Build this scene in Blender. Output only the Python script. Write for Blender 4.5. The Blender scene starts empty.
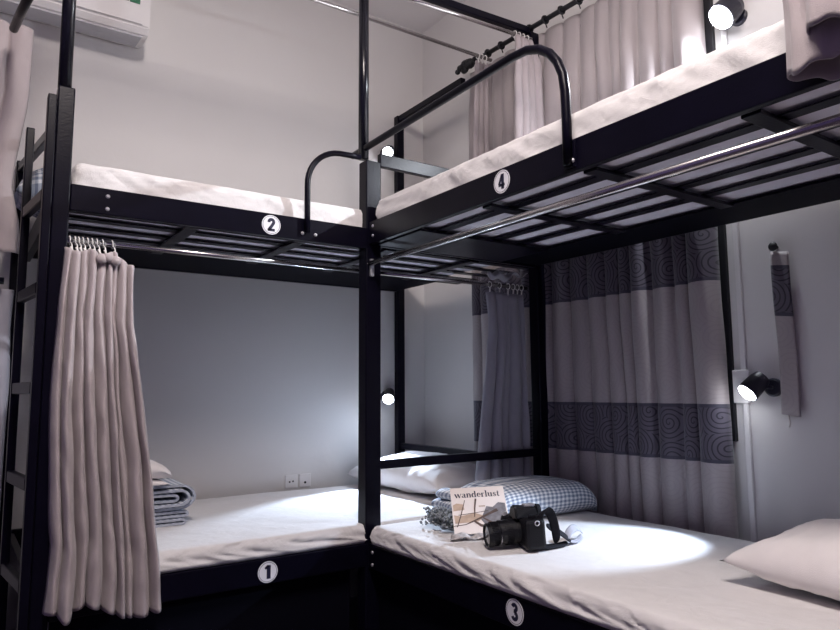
import bpy, bmesh, math, random
from mathutils import Vector, Matrix, noise
random.seed(7)
sc = bpy.context.scene
COL = sc.collection
pi = math.pi

# ------------------------------------------------------------------ dimensions
D = 2.13          # front plane of the left-hand bunk
WY = 3.158        # back wall
WX = 2.217        # window wall
CEIL = 3.193
PX = 1.245        # aisle-side plane of the right-hand bunk
LX = 0.205        # left end of the left-hand bunk

# ------------------------------------------------------------------ materials
def new_mat(name):
    m = bpy.data.materials.new(name); m.use_nodes = True
    nt = m.node_tree; b = nt.nodes['Principled BSDF']
    return m, nt, b
def N(nt, t, **kw):
    n = nt.nodes.new(t)
    for k, v in kw.items():
        if k.startswith('i_'):
            n.inputs[k[2:].replace('_', ' ')].default_value = v
        else: setattr(n, k, v)
    return n
def L(nt, a, b): nt.links.new(a, b)
def math_(nt, op, a, b=None, c=None):
    n = nt.nodes.new('ShaderNodeMath'); n.operation = op
    for i, v in enumerate((a, b, c)):
        if v is None: continue
        if isinstance(v, (int, float)): n.inputs[i].default_value = v
        else: nt.links.new(v, n.inputs[i])
    return n.outputs[0]
def mixc(nt, f, a, b):
    n = nt.nodes.new('ShaderNodeMix'); n.data_type = 'RGBA'
    if isinstance(f, (int, float)): n.inputs[0].default_value = f
    else: nt.links.new(f, n.inputs[0])
    for i, v in ((6, a), (7, b)):
        if isinstance(v, tuple): n.inputs[i].default_value = (*v, 1)
        else: nt.links.new(v, n.inputs[i])
    return n.outputs[2]
def simple(name, col, rough=.6, metal=0, nscale=0, namt=.06, bump=0, bscale=60, coat=0, sheen=0, spec=.5):
    m, nt, b = new_mat(name)
    tc = N(nt, 'ShaderNodeTexCoord')
    b.inputs['Roughness'].default_value = rough; b.inputs['Metallic'].default_value = metal
    b.inputs['Coat Weight'].default_value = coat; b.inputs['Specular IOR Level'].default_value = spec
    b.inputs['Sheen Weight'].default_value = sheen
    nz = N(nt, 'ShaderNodeTexNoise'); nz.inputs['Scale'].default_value = nscale or 8; nz.inputs['Detail'].default_value = 4
    L(nt, tc.outputs['Object'], nz.inputs['Vector'])
    c2 = tuple(max(0, c * (1 - namt * 2)) for c in col); c1 = tuple(min(1, c * (1 + namt)) for c in col)
    L(nt, mixc(nt, nz.outputs['Fac'], c1, c2), b.inputs['Base Color'])
    if bump:
        n2 = N(nt, 'ShaderNodeTexNoise'); n2.inputs['Scale'].default_value = bscale; n2.inputs['Detail'].default_value = 3
        L(nt, tc.outputs['Object'], n2.inputs['Vector'])
        bp = N(nt, 'ShaderNodeBump'); bp.inputs['Strength'].default_value = bump; bp.inputs['Distance'].default_value = .01
        L(nt, n2.outputs['Fac'], bp.inputs['Height']); L(nt, bp.outputs['Normal'], b.inputs['Normal'])
    return m
M = {}
M['wall'] = simple('wall_paint', (.70, .68, .672), .75, nscale=3, namt=.02, bump=.05, bscale=40)
M['far_wall'] = simple('far_wall_bounce_tint', (.15, .12, .28), .8, namt=.02)  # unseen walls: dark purple picked to dim and tint the bounced light
M['ceil'] = simple('ceiling_paint', (.80, .77, .77), .8, namt=.01)
M['floor'] = simple('floor_tile', (.05, .035, .06), .45, namt=.2)
M['black'] = simple('black_steel', (.0035, .003, .009), .30, namt=.2, coat=0, spec=.14, bump=.05, bscale=180, nscale=14)
M['flange'] = simple('black_steel_flat', (.003, .003, .007), .6, spec=.06)
M['blackmatt'] = simple('black_matt', (.008, .008, .012), .6)
M['pole'] = simple('glossy_black_pole', (.006, .006, .012), .24, namt=.2, spec=.5, bump=.04, bscale=120)
M['chrome'] = simple('brushed_tube', (.62, .60, .60), .22, metal=1)
M['screw'] = simple('zinc_screw', (.62, .62, .66), .3, metal=.6)
M['sticker'] = simple('white_sticker', (.80, .80, .84), .4, namt=.02)
M['ink'] = simple('dark_ink', (.010, .010, .04), .5)
M['plastic'] = simple('white_plastic', (.78, .76, .76), .35, namt=.01)
M['louver'] = simple('grey_plastic', (.50, .50, .54), .45, namt=.01)
M['green'] = simple('green_label', (.02, .16, .08), .4)
M['lampblack'] = simple('lamp_black', (.02, .02, .035), .35)
M['ringp'] = simple('clear_white_ring', (.8, .78, .76), .3)
M['camera'] = simple('camera_black', (.006, .006, .009), .38, spec=.25, bump=.25, bscale=300)
M['camgrip'] = simple('camera_rubber', (.008, .008, .012), .7, spec=.15, bump=.5, bscale=500)
M['strap'] = simple('strap_black', (.010, .010, .016), .7, spec=.2, bump=.4, bscale=400)
M['strapgrey'] = simple('strap_grey_lining', (.42, .43, .50), .7, bump=.3, bscale=200)
M['glass'] = simple('lens_glass', (.02, .03, .04), .05, coat=1)
M['paper'] = simple('cover_paper', (.80, .72, .68), .5, namt=.03, nscale=30)
M['pages'] = simple('pages', (.75, .73, .72), .7)
M['tan'] = simple('printed_tan', (.55, .40, .30), .5, namt=.25, nscale=40)
M['grey_print'] = simple('printed_grey', (.22, .21, .23), .5, namt=.4, nscale=60)
M['brown_print'] = simple('printed_brown', (.10, .06, .05), .5, namt=.3, nscale=60)
M['flower'] = simple('dried_flower_grey', (.30, .33, .36), .8, namt=.3, nscale=80)
M['stem'] = simple('dried_stem', (.12, .14, .14), .8)
M['window_dark'] = simple('window_glass_dark', (.015, .015, .03), .1)
M['binding'] = simple('beige_hem', (.62, .56, .54), .85, bump=.3, bscale=400)

def fabric(name, col, weave=500, wr=.35, wscale=9, stretch=(1, 1, 1), sheen=.2, crease=0):
    m, nt, b = new_mat(name)
    tc = N(nt, 'ShaderNodeTexCoord')
    nz = N(nt, 'ShaderNodeTexNoise'); nz.inputs['Scale'].default_value = 25; nz.inputs['Detail'].default_value = 6
    L(nt, tc.outputs['Object'], nz.inputs['Vector'])
    L(nt, mixc(nt, nz.outputs['Fac'], tuple(c * 1.04 for c in col), tuple(c * .92 for c in col)), b.inputs['Base Color'])
    b.inputs['Roughness'].default_value = .88; b.inputs['Sheen Weight'].default_value = sheen
    mp = N(nt, 'ShaderNodeMapping'); mp.inputs['Scale'].default_value = stretch
    L(nt, tc.outputs['Object'], mp.inputs['Vector'])
    n2 = N(nt, 'ShaderNodeTexNoise'); n2.inputs['Scale'].default_value = wscale; n2.inputs['Detail'].default_value = 3; n2.inputs['Distortion'].default_value = .6
    L(nt, mp.outputs[0], n2.inputs['Vector'])
    bp = N(nt, 'ShaderNodeBump'); bp.inputs['Strength'].default_value = wr; bp.inputs['Distance'].default_value = .02
    L(nt, n2.outputs['Fac'], bp.inputs['Height'])
    n3 = N(nt, 'ShaderNodeTexNoise'); n3.inputs['Scale'].default_value = weave; n3.inputs['Detail'].default_value = 1
    L(nt, tc.outputs['Object'], n3.inputs['Vector'])
    b2 = N(nt, 'ShaderNodeBump'); b2.inputs['Strength'].default_value = .25; b2.inputs['Distance'].default_value = .003
    L(nt, n3.outputs['Fac'], b2.inputs['Height']); L(nt, bp.outputs['Normal'], b2.inputs['Normal'])
    if crease:
        m1 = N(nt, 'ShaderNodeMapping'); m1.inputs['Rotation'].default_value = (.65, .65, 0)
        m2 = N(nt, 'ShaderNodeMapping'); m2.inputs['Scale'].default_value = (7, 7, 1.1)
        L(nt, tc.outputs['Object'], m1.inputs['Vector']); L(nt, m1.outputs[0], m2.inputs['Vector'])
        n4 = N(nt, 'ShaderNodeTexNoise'); n4.inputs['Scale'].default_value = 1.6; n4.inputs['Detail'].default_value = 2; n4.inputs['Distortion'].default_value = 1.0
        L(nt, m2.outputs[0], n4.inputs['Vector'])
        rid = math_(nt, 'POWER', math_(nt, 'SUBTRACT', 1.0, math_(nt, 'ABSOLUTE', math_(nt, 'MULTIPLY', math_(nt, 'SUBTRACT', n4.outputs['Fac'], .5), 3.2))), 3.0)
        b3 = N(nt, 'ShaderNodeBump'); b3.inputs['Strength'].default_value = crease; b3.inputs['Distance'].default_value = .012
        L(nt, rid, b3.inputs['Height']); L(nt, b2.outputs['Normal'], b3.inputs['Normal']); L(nt, b3.outputs['Normal'], b.inputs['Normal'])
        return m
    L(nt, b2.outputs['Normal'], b.inputs['Normal'])
    return m
M['sheet'] = fabric('white_cotton_sheet', (.72, .70, .70), wr=.32, wscale=7, crease=.08)
M['pillow'] = fabric('white_pillowcase', (.80, .76, .76), wr=.3, wscale=6)
M['curtain'] = fabric('beige_curtain_cloth', (.43, .375, .385), wr=.25, wscale=10, stretch=(1, 1, .3))
M['curtain_grey'] = fabric('grey_curtain_cloth', (.34, .33, .38), wr=.15, wscale=10, stretch=(1, 1, .3))
M['underside'] = simple('mattress_underside', (.72, .70, .78), .85, namt=.05, nscale=12)

def gingham():
    m, nt, b = new_mat('blue_grey_gingham')
    uv = N(nt, 'ShaderNodeUVMap'); uv.uv_map = 'UVMap'
    s = N(nt, 'ShaderNodeSeparateXYZ'); L(nt, uv.outputs[0], s.inputs[0])
    P = .0215
    def band(o):
        f = math_(nt, 'FRACT', math_(nt, 'DIVIDE', o, P))
        return math_(nt, 'LESS_THAN', f, .5)
    t = math_(nt, 'MULTIPLY', math_(nt, 'ADD', band(s.outputs[0]), band(s.outputs[1])), .5)
    r = N(nt, 'ShaderNodeValToRGB')
    e = r.color_ramp.elements
    e[0].position = 0; e[0].color = (.78, .79, .82, 1)
    e[1].position = 1; e[1].color = (.17, .205, .29, 1)
    q = r.color_ramp.elements.new(.5); q.color = (.42, .47, .55, 1)
    L(nt, t, r.inputs[0]); L(nt, r.outputs[0], b.inputs['Base Color'])
    b.inputs['Roughness'].default_value = .9
    return m
M['gingham'] = gingham()

def patterned(bands, name='patterned_curtain', cell=7.6):
    """Beige cloth with dark woven bands full of spirals; UV is metres along the cloth / metres up."""
    m, nt, b = new_mat(name)
    uv = N(nt, 'ShaderNodeUVMap'); uv.uv_map = 'UVMap'
    s = N(nt, 'ShaderNodeSeparateXYZ'); L(nt, uv.outputs[0], s.inputs[0])
    vo = N(nt, 'ShaderNodeTexVoronoi'); vo.voronoi_dimensions = '2D'; vo.inputs['Scale'].default_value = cell; vo.inputs['Randomness'].default_value = .55
    L(nt, uv.outputs[0], vo.inputs['Vector'])
    df = N(nt, 'ShaderNodeVectorMath'); df.operation = 'SUBTRACT'
    # the node returns the position in texture space divided by the scale again
    L(nt, uv.outputs[0], df.inputs[0]); L(nt, vo.outputs['Position'], df.inputs[1])
    d = N(nt, 'ShaderNodeSeparateXYZ'); L(nt, df.outputs[0], d.inputs[0])
    dist = math_(nt, 'SQRT', math_(nt, 'ADD', math_(nt, 'MULTIPLY', d.outputs[0], d.outputs[0]), math_(nt, 'MULTIPLY', d.outputs[1], d.outputs[1])))
    ang = math_(nt, 'DIVIDE', math_(nt, 'ARCTAN2', d.outputs[1], d.outputs[0]), 2 * pi)
    ph = math_(nt, 'FRACT', math_(nt, 'ADD', math_(nt, 'DIVIDE', dist, .0165), ang))
    line = math_(nt, 'LESS_THAN', ph, .27)
    inb = None; edge = None
    for lo, hi in bands:
        a = math_(nt, 'MULTIPLY', math_(nt, 'GREATER_THAN', s.outputs[1], lo), math_(nt, 'LESS_THAN', s.outputs[1], hi))
        c = math_(nt, 'MULTIPLY', math_(nt, 'GREATER_THAN', s.outputs[1], lo + .012), math_(nt, 'LESS_THAN', s.outputs[1], hi - .012))
        e = math_(nt, 'SUBTRACT', a, c)
        inb = a if inb is None else math_(nt, 'ADD', inb, a)
        edge = e if edge is None else math_(nt, 'ADD', edge, e)
    base = (.38, .335, .34)
    tone = mixc(nt, math_(nt, 'MULTIPLY', math_(nt, 'MULTIPLY', line, math_(nt, 'LESS_THAN', s.outputs[1], 1.7)), .16), base, (.22, .19, .21))
    bandc = mixc(nt, line, (.10, .085, .115), (.022, .018, .032))
    bandc = mixc(nt, edge, bandc, (.05, .045, .07))
    L(nt, mixc(nt, inb, tone, bandc), b.inputs['Base Color'])
    b.inputs['Roughness'].default_value = .62; b.inputs['Sheen Weight'].default_value = .2
    n3 = N(nt, 'ShaderNodeTexNoise'); n3.inputs['Scale'].default_value = 350
    L(nt, uv.outputs[0], n3.inputs['Vector'])
    b2 = N(nt, 'ShaderNodeBump'); b2.inputs['Strength'].default_value = .3; b2.inputs['Distance'].default_value = .003
    L(nt, n3.outputs['Fac'], b2.inputs['Height']); L(nt, b2.outputs['Normal'], b.inputs['Normal'])
    return m

def emit(name, col, st):
    m, nt, b = new_mat(name)
    b.inputs['Emission Color'].default_value = (*col, 1); b.inputs['Emission Strength'].default_value = st
    b.inputs['Base Color'].default_value = (.8, .8, .8, 1)
    return m
M['bulb'] = emit('lit_led_lens', (.92, .95, 1), 25)

# ------------------------------------------------------------------ helpers
def obj(name, bm, mat, parent=None, smooth=False, label=None, mods=None):
    me = bpy.data.meshes.new(name)
    bmesh.ops.recalc_face_normals(bm, faces=bm.faces)
    bm.to_mesh(me); bm.free()
    mats = mat if isinstance(mat, list) else [mat]
    for m_ in mats: me.materials.append(m_)
    if smooth:
        for p in me.polygons: p.use_smooth = True
    o = bpy.data.objects.new(name, me); COL.objects.link(o)
    if parent is not None:
        o.parent = parent
        o.matrix_parent_inverse = Matrix.Translation(-Vector(parent.location))
    if label: o['label'] = label
    return o
def thing(name, loc, label, cat, group=None):
    o = bpy.data.objects.new(name, None); COL.objects.link(o); o.location = loc
    o.empty_display_size = .05
    o['label'] = label; o['category'] = cat
    if group: o['group'] = group
    return o
def tag(o, label, cat, group=None):
    o['label'] = label; o['category'] = cat
    if group: o['group'] = group
    return o
def structure(name, bm, mat):
    o = obj(name, bm, mat); o['kind'] = 'structure'; return o
def B(*a, **k):
    bm = bmesh.new(); box(bm, *a, **k); return bm
def box(bm, lo, hi, bev=0.0, mat=0):
    vs = [bm.verts.new((x, y, z)) for x in (lo[0], hi[0]) for y in (lo[1], hi[1]) for z in (lo[2], hi[2])]
    fs = [(0, 1, 3, 2), (4, 6, 7, 5), (0, 4, 5, 1), (2, 3, 7, 6), (0, 2, 6, 4), (1, 5, 7, 3)]
    faces = [bm.faces.new([vs[i] for i in f]) for f in fs]
    for f in faces: f.material_index = mat
    if bev:
        es = list({e for f in faces for e in f.edges})
        bmesh.ops.bevel(bm, geom=es, offset=bev, segments=2, profile=.5, affect='EDGES')
    return bm
def frame_of(t):
    t = t.normalized(); u = Vector((0, 0, 1)) if abs(t.z) < .9 else Vector((1, 0, 0))
    a = t.cross(u).normalized(); return a, t.cross(a).normalized()
def tube(bm, pts, r, n=12, cap=True, rs=None):
    pts = [Vector(p) for p in pts]; rings = []
    a = None
    for i, p in enumerate(pts):
        t = (pts[min(i + 1, len(pts) - 1)] - pts[max(i - 1, 0)])
        if a is None: a, b = frame_of(t)
        else:
            t.normalize(); a = (a - t * a.dot(t)).normalized(); b = t.cross(a)
        rr = rs[i] if rs else r
        rings.append([bm.verts.new(p + (a * math.cos(2 * pi * k / n) + b * math.sin(2 * pi * k / n)) * rr) for k in range(n)])
    for i in range(len(rings) - 1):
        for k in range(n): bm.faces.new((rings[i][k], rings[i][(k + 1) % n], rings[i + 1][(k + 1) % n], rings[i + 1][k]))
    if cap: bm.faces.new(rings[0]); bm.faces.new(rings[-1][::-1])
    return bm
def beam(bm, a, b, w, h, up=(0, 0, 1)):
    """rectangular tube from a to b: w sideways, h along up"""
    a = Vector(a); b = Vector(b); t = (b - a).normalized(); s = t.cross(Vector(up)).normalized(); u = s.cross(t).normalized()
    v = [bm.verts.new(p + s * sx * w / 2 + u * sz * h / 2) for p in (a, b) for sx, sz in ((-1, -1), (1, -1), (1, 1), (-1, 1))]
    for f in ((0, 1, 2, 3), (7, 6, 5, 4), (0, 4, 5, 1), (1, 5, 6, 2), (2, 6, 7, 3), (3, 7, 4, 0)): bm.faces.new([v[i] for i in f])
    bmesh.ops.bevel(bm, geom=[e for f in bm.faces for e in f.edges if all(x in v for x in e.verts)] if False else list({e for x in v for e in x.link_edges}), offset=min(w, h) * .12, segments=1, affect='EDGES')
    return bm
def sph(bm, c, r, sc_=(1, 1, 1), seg=12, rot=None):
    mt = Matrix.Translation(c) @ (rot or Matrix.Identity(4)) @ Matrix.Diagonal((r * sc_[0], r * sc_[1], r * sc_[2], 1))
    bmesh.ops.create_uvsphere(bm, u_segments=seg, v_segments=max(6, seg // 2), radius=1, matrix=mt); return bm
def torus(bm, c, R, r, ax=(0, 1, 0), n=16, m=6):
    a, b = frame_of(Vector(ax)); ax = Vector(ax).normalized(); c = Vector(c); rings = []
    for i in range(n):
        t = 2 * pi * i / n; d = a * math.cos(t) + b * math.sin(t)
        rings.append([bm.verts.new(c + d * (R + r * math.cos(2 * pi * k / m)) + ax * r * math.sin(2 * pi * k / m)) for k in range(m)])
    for i in range(n):
        for k in range(m):
            bm.faces.new((rings[i][k], rings[i][(k + 1) % m], rings[(i + 1) % n][(k + 1) % m], rings[(i + 1) % n][k]))
    return bm
def disc(bm, c, ax, r, h, n=32):
    c = Vector(c); ax = Vector(ax).normalized(); tube(bm, [c, c + ax * h], r, n=n); return bm
def ribbon2d(bm, o, ex, ey, nrm, strokes, th=.0006, scale=1.0):
    """flat lettering: strokes [(pts, width)] in the plane o + x*ex + y*ey, raised along nrm"""
    ex = Vector(ex); ey = Vector(ey); nrm = Vector(nrm); o = Vector(o)
    def P(x, y, h): return o + ex * x * scale + ey * y * scale + nrm * h
    for pts, w in strokes:
        ws = w if isinstance(w, (list, tuple)) else [w] * len(pts)
        left = []; right = []
        for i, (x, y) in enumerate(pts):
            x0, y0 = pts[max(i - 1, 0)]; x1, y1 = pts[min(i + 1, len(pts) - 1)]
            dx, dy = x1 - x0, y1 - y0; l = math.hypot(dx, dy) or 1; nx, ny = -dy / l, dx / l
            left.append((x + nx * ws[i] / 2, y + ny * ws[i] / 2)); right.append((x - nx * ws[i] / 2, y - ny * ws[i] / 2))
        tl = [bm.verts.new(P(x, y, th)) for x, y in left]; tr = [bm.verts.new(P(x, y, th)) for x, y in right]
        bl = [bm.verts.new(P(x, y, 0)) for x, y in left]; br = [bm.verts.new(P(x, y, 0)) for x, y in right]
        for i in range(len(pts) - 1):
            bm.faces.new((tl[i], tl[i + 1], tr[i + 1], tr[i])); bm.faces.new((bl[i], br[i], br[i + 1], bl[i + 1]))
            bm.faces.new((tl[i], bl[i], bl[i + 1], tl[i + 1])); bm.faces.new((tr[i], tr[i + 1], br[i + 1], br[i]))
        bm.faces.new((tl[0], tr[0], br[0], bl[0])); bm.faces.new((tl[-1], bl[-1], br[-1], tr[-1]))
    return bm
def arc(cx, cy, rx, ry, a0, a1, n=10):
    return [(cx + rx * math.cos(math.radians(a0 + (a1 - a0) * i / n)), cy + ry * math.sin(math.radians(a0 + (a1 - a0) * i / n))) for i in range(n + 1)]
def grid(bm, nu, nv, fn, uvfn=None, close_u=False, mat=0):
    uvl = (bm.loops.layers.uv.get('UVMap') or bm.loops.layers.uv.new('UVMap')) if uvfn else None
    V = [[bm.verts.new(fn(i / nu, j / nv)) for i in range(nu + 1)] for j in range(nv + 1)]
    for j in range(nv):
        for i in range(nu):
            f = bm.faces.new((V[j][i], V[j][i + 1], V[j + 1][i + 1], V[j + 1][i])); f.material_index = mat; f.smooth = True
            if uvfn:
                for l, (a, b) in zip(f.loops, ((i, j), (i + 1, j), (i + 1, j + 1), (i, j + 1))):
                    l[uvl].uv = uvfn(a / nu, b / nv)
    return V
def solid(o, t=.003, off=0):
    m = o.modifiers.new('thickness', 'SOLIDIFY'); m.thickness = t; m.offset = off; return o
def interp(tab, v):
    """tab: [(v, value)...] sorted"""
    if v <= tab[0][0]: return tab[0][1]
    for (a, x), (b, y) in zip(tab, tab[1:]):
        if v <= b:
            t = (v - a) / (b - a); t = t * t * (3 - 2 * t) if False else t
            return x + (y - x) * t
    return tab[-1][1]
def fnz(x, y, z=0): return noise.noise(Vector((x, y, z)))

# ------------------------------------------------------------------ room shell
RX0, RY0 = -1.9, -1.6
structure('floor', B((RX0 - .1, RY0 - .1, -.1), (WX + .1, WY + .1, 0)), M['floor'])
structure('ceiling', B((RX0 - .1, RY0 - .1, CEIL), (WX + .1, WY + .1, CEIL + .1)), M['ceil'])
structure('wall_back', B((RX0 - .1, WY, 0), (WX + .1, WY + .1, CEIL)), M['wall'])
structure('wall_left', B((RX0 - .1, RY0, 0), (RX0, WY, CEIL)), M['far_wall'])
structure('wall_front', B((RX0 - .1, RY0 - .1, 0), (WX + .1, RY0, CEIL)), M['far_wall'])
# window wall with its opening
WY0, WY1, WZ0, WZ1 = 1.302, 2.62, .93, 2.62
bm = bmesh.new()
box(bm, (WX, RY0, 0), (WX + .1, WY0, CEIL)); box(bm, (WX, WY1, 0), (WX + .1, WY, CEIL))
box(bm, (WX, WY0, 0), (WX + .1, WY1, WZ0)); box(bm, (WX, WY0, WZ1), (WX + .1, WY1, CEIL))
structure('wall_right', bm, M['wall'])
bm = bmesh.new()
box(bm, (WX - .014, WY0 - .002, WZ0 - .06), (WX + .06, WY0 + .03, WZ1 + .03), .003)
box(bm, (WX - .03, WY1 - .02, WZ0 - .03), (WX + .06, WY1 + .02, WZ1 + .03), .003)
box(bm, (WX - .03, WY0 + .02, WZ0 - .03), (WX + .06, WY1 - .02, WZ0 + .01), .003)
box(bm, (WX - .03, WY0 + .02, WZ1 - .01), (WX + .06, WY1 - .02, WZ1 + .03), .003)
box(bm, (WX - .01, 1.96, WZ0 + .01), (WX + .05, 2.0, WZ1 - .01), .003)
wf = structure('window_1', bm, M['blackmatt'])
obj('pane', B((WX + .02, WY0 + .02, WZ0 + .01), (WX + .03, 1.96, WZ1 - .01)), M['window_dark'], wf)
obj('pane', B((WX + .02, 2.0, WZ0 + .01), (WX + .03, WY1 - .02, WZ1 - .01)), M['window_dark'], wf)
structure('trim_1', B((WX - .012, 1.252, .02), (WX, 1.272, CEIL - .005), .004), M['plastic'])

# ------------------------------------------------------------------ numbers
DIG = {
 '1': [([(-.17, .20), (-.02, .30), (.03, .36)], [.10, .13, .10]), ([(.05, .37), (.05, -.37)], .19)],
 '2': [(arc(0, .17, .15, .15, 190, -35, 12), [.15] * 13), ([(.13, .10), (.02, -.08), (-.12, -.27), (-.16, -.35)], .15), ([(-.22, -.31), (.22, -.31)], .13)],
 '3': [(arc(0, .19, .14, .13, 165, -90, 12), .14), (arc(0, -.17, .15, .15, 90, -165, 12), .14), ([(-.05, .04), (.04, .03)], .12)],
 '4': [([(.07, .38), (.07, -.38)], .16), ([(.03, .36), (-.19, -.14)], .12), ([(-.23, -.17), (.22, -.17)], .11)],
}
def badge(parent, c, ex, nrm, d):
    c = Vector(c); nrm = Vector(nrm); ex = Vector(ex)
    bm = bmesh.new(); disc(bm, c, nrm, .0335, .0012, 40)
    o = obj('number_badge', bm, M['sticker'], parent, label='round white sticker with the number ' + d)
    bm = bmesh.new(); pts = arc(0, 0, .0300, .0300, 0, 360, 40)
    ribbon2d(bm, c + nrm * .0012, ex, (0, 0, 1), nrm, [(pts, .0012)], .0003)
    ribbon2d(bm, c + nrm * .0012, ex, (0, 0, 1), nrm, [(p_, [q_ * 1.22 for q_ in w_] if isinstance(w_, list) else w_ * 1.22) for p_, w_ in DIG[d]], .0005, .057)
    g = obj('numeral', bm, M['ink'], None); g.parent = o
    return o
def bolt(parent, c, ax, r=.0065):
    bm = bmesh.new(); c = Vector(c); ax = Vector(ax)
    tube(bm, [c, c + ax * .002, c + ax * .004], r, 12, rs=[r, r * .9, r * .45])
    return obj('bolt', bm, M['screw'], parent)

# ------------------------------------------------------------------ left-hand bunk (beds 1 and 2)
A = thing('bunk_bed', (LX, D, 0), 'black steel bunk bed on the back wall, numbered 1 and 2, ladder at left end', 'bunk bed', 'black steel bunk beds')
def post(par, x, y, w, z1, z0=0, name='post', r=.004):
    return obj(name, B((x, y, z0), (x + w, y + w, z1), r), M['black'], par)
post(A, .205, D, .045, 1.939)
bm = bmesh.new(); tube(bm, [(.223, D + .021, 1.93), (.223, D + .021, 2.64)], .0185, 20); obj('canopy_pole', bm, M['pole'], A, smooth=True)
post(A, .165, 3.09, .04, 1.985)
bm = bmesh.new(); box(bm, (2.005, 3.108, 0), (2.050, 3.148, 2.612), .004); obj('post', bm, M['black'], A)
HR = .079
for zt, nm in ((1.652, 'upper'), (.513, 'lower')):
    bm = bmesh.new(); box(bm, (.251, D, zt - HR), (1.244, D + .022, zt), .003); box(bm, (.251, D + .023, zt - HR), (1.244, D + .036, zt - HR + .006))
    obj('side_rail', bm, M['black'], A)
    bm = bmesh.new(); box(bm, (.206, 3.108, zt - .058), (2.004, 3.128, zt + .01), .003); obj('back_rail', bm, M['black'], A)
    box_ = bmesh.new(); box(box_, (.208, D + .046, zt - HR), (.232, 3.088, zt), .003); obj('end_rail', box_, M['black'], A)
    zs = zt - .048
    bm = bmesh.new(); box(bm, (.24, 2.745, zs - .006), (2.0, 3.104, zs), 0); obj('slat', bm, M['flange'], A, label='wide steel slat along the wall')
    for k in range(5):
        y0 = D + .077 + .128 * k
        bm = bmesh.new(); box(bm, (.236, y0, zs - .004), (2.15, y0 + .044, zs), .001); obj('slat', bm, M['black'], A)
    for xb in (.61, 1.0, 1.36, 1.78):
        bm = bmesh.new(); box(bm, (xb, D + .038 if xb < 1.2 else D + .06, zs - .013), (xb + .045, 2.744, zs - .0045), .002); obj('cross_beam', bm, M['black'], A)
# wooden mattress base resting on the slats of each bunk is the mattress underside
# right-hand end on the window wall: low frame bar and high frame bar
bm = bmesh.new(); box(bm, (2.016, 2.20, .737), (2.046, 3.107, .767), .003); obj('end_guard', bm, M['black'], A)
bm = bmesh.new(); box(bm, (2.014, 2.535, 2.578), (2.044, 3.107, 2.612), .003); obj('end_guard', bm, M['black'], A)
badge(A, (.872, D - .0002, .472), (1, 0, 0), (0, -1, 0), '1')
badge(A, (.862, D - .0002, 1.612), (1, 0, 0), (0, -1, 0), '2')
for x, z in ((.350, 1.628), (.350, 1.590), (.978, 1.598), (1.028, 1.598)): bolt(A, (x, D, z), (0, -1, 0))
# arched guard rail
pts = [(.990, D - .012, 1.60), (.990, D - .012, 1.66), (.989, D - .012, 1.76)]
cx, cz, r = 1.124, 1.775, .135
pts += [(cx + r * math.cos(math.radians(a)), D - .012, cz + r * math.sin(math.radians(a))) for a in range(175, 89, -9)]
pts += [(1.16, D - .012, 1.9115), (1.200, D - .012, 1.912)]
bm = bmesh.new(); tube(bm, pts, .0105, 14); obj('guard_rail', bm, M['black'], A, smooth=True)
# ladder, fixed a little askew at the left end
ld = obj('ladder', bmesh.new(), M['black'], A)
ldx, ldy = -.030, .285
bm = bmesh.new(); box(bm, (.180, D - .008, .15), (.2035, D + .030, 1.905), .003); o = obj('ladder_rail', bm, M['black'], None); o.parent = ld
bm = bmesh.new(); box(bm, (.180 + ldx, D + ldy, .15), (.2035 + ldx, D + ldy + .036, 1.895), .003); o = obj('ladder_rail', bm, M['black'], None); o.parent = ld
for z in (1.615, 1.345, 1.063, .80, .53):
    bm = bmesh.new(); beam(bm, (.190, D + .031, z), (.190 + ldx + .003, D + ldy - .001, z), .022, .034); o = obj('rung', bm, M['black'], None); o.parent = ld
ld.matrix_parent_inverse = Matrix.Translation(-Vector(A.location))
# end top bar behind the ladder
bm = bmesh.new(); beam(bm, (.222, D + .047, 1.845), (.182, 3.088, 1.955), .024, .034); obj('end_bar', bm, M['black'], A)
# curtain rods
bm = bmesh.new(); tube(bm, [(.251, D + .062, 1.497), (1.235, D + .062, 1.500)], .0085, 14); obj('curtain_rod', bm, M['chrome'], A, smooth=True, label='silver tube rod')
bm = bmesh.new(); tube(bm, [(1.31, D + .062, 1.500), (2.10, D + .062, 1.503)], .0085, 14); obj('curtain_rod', bm, M['chrome'], A, smooth=True, label='silver tube rod')

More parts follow.
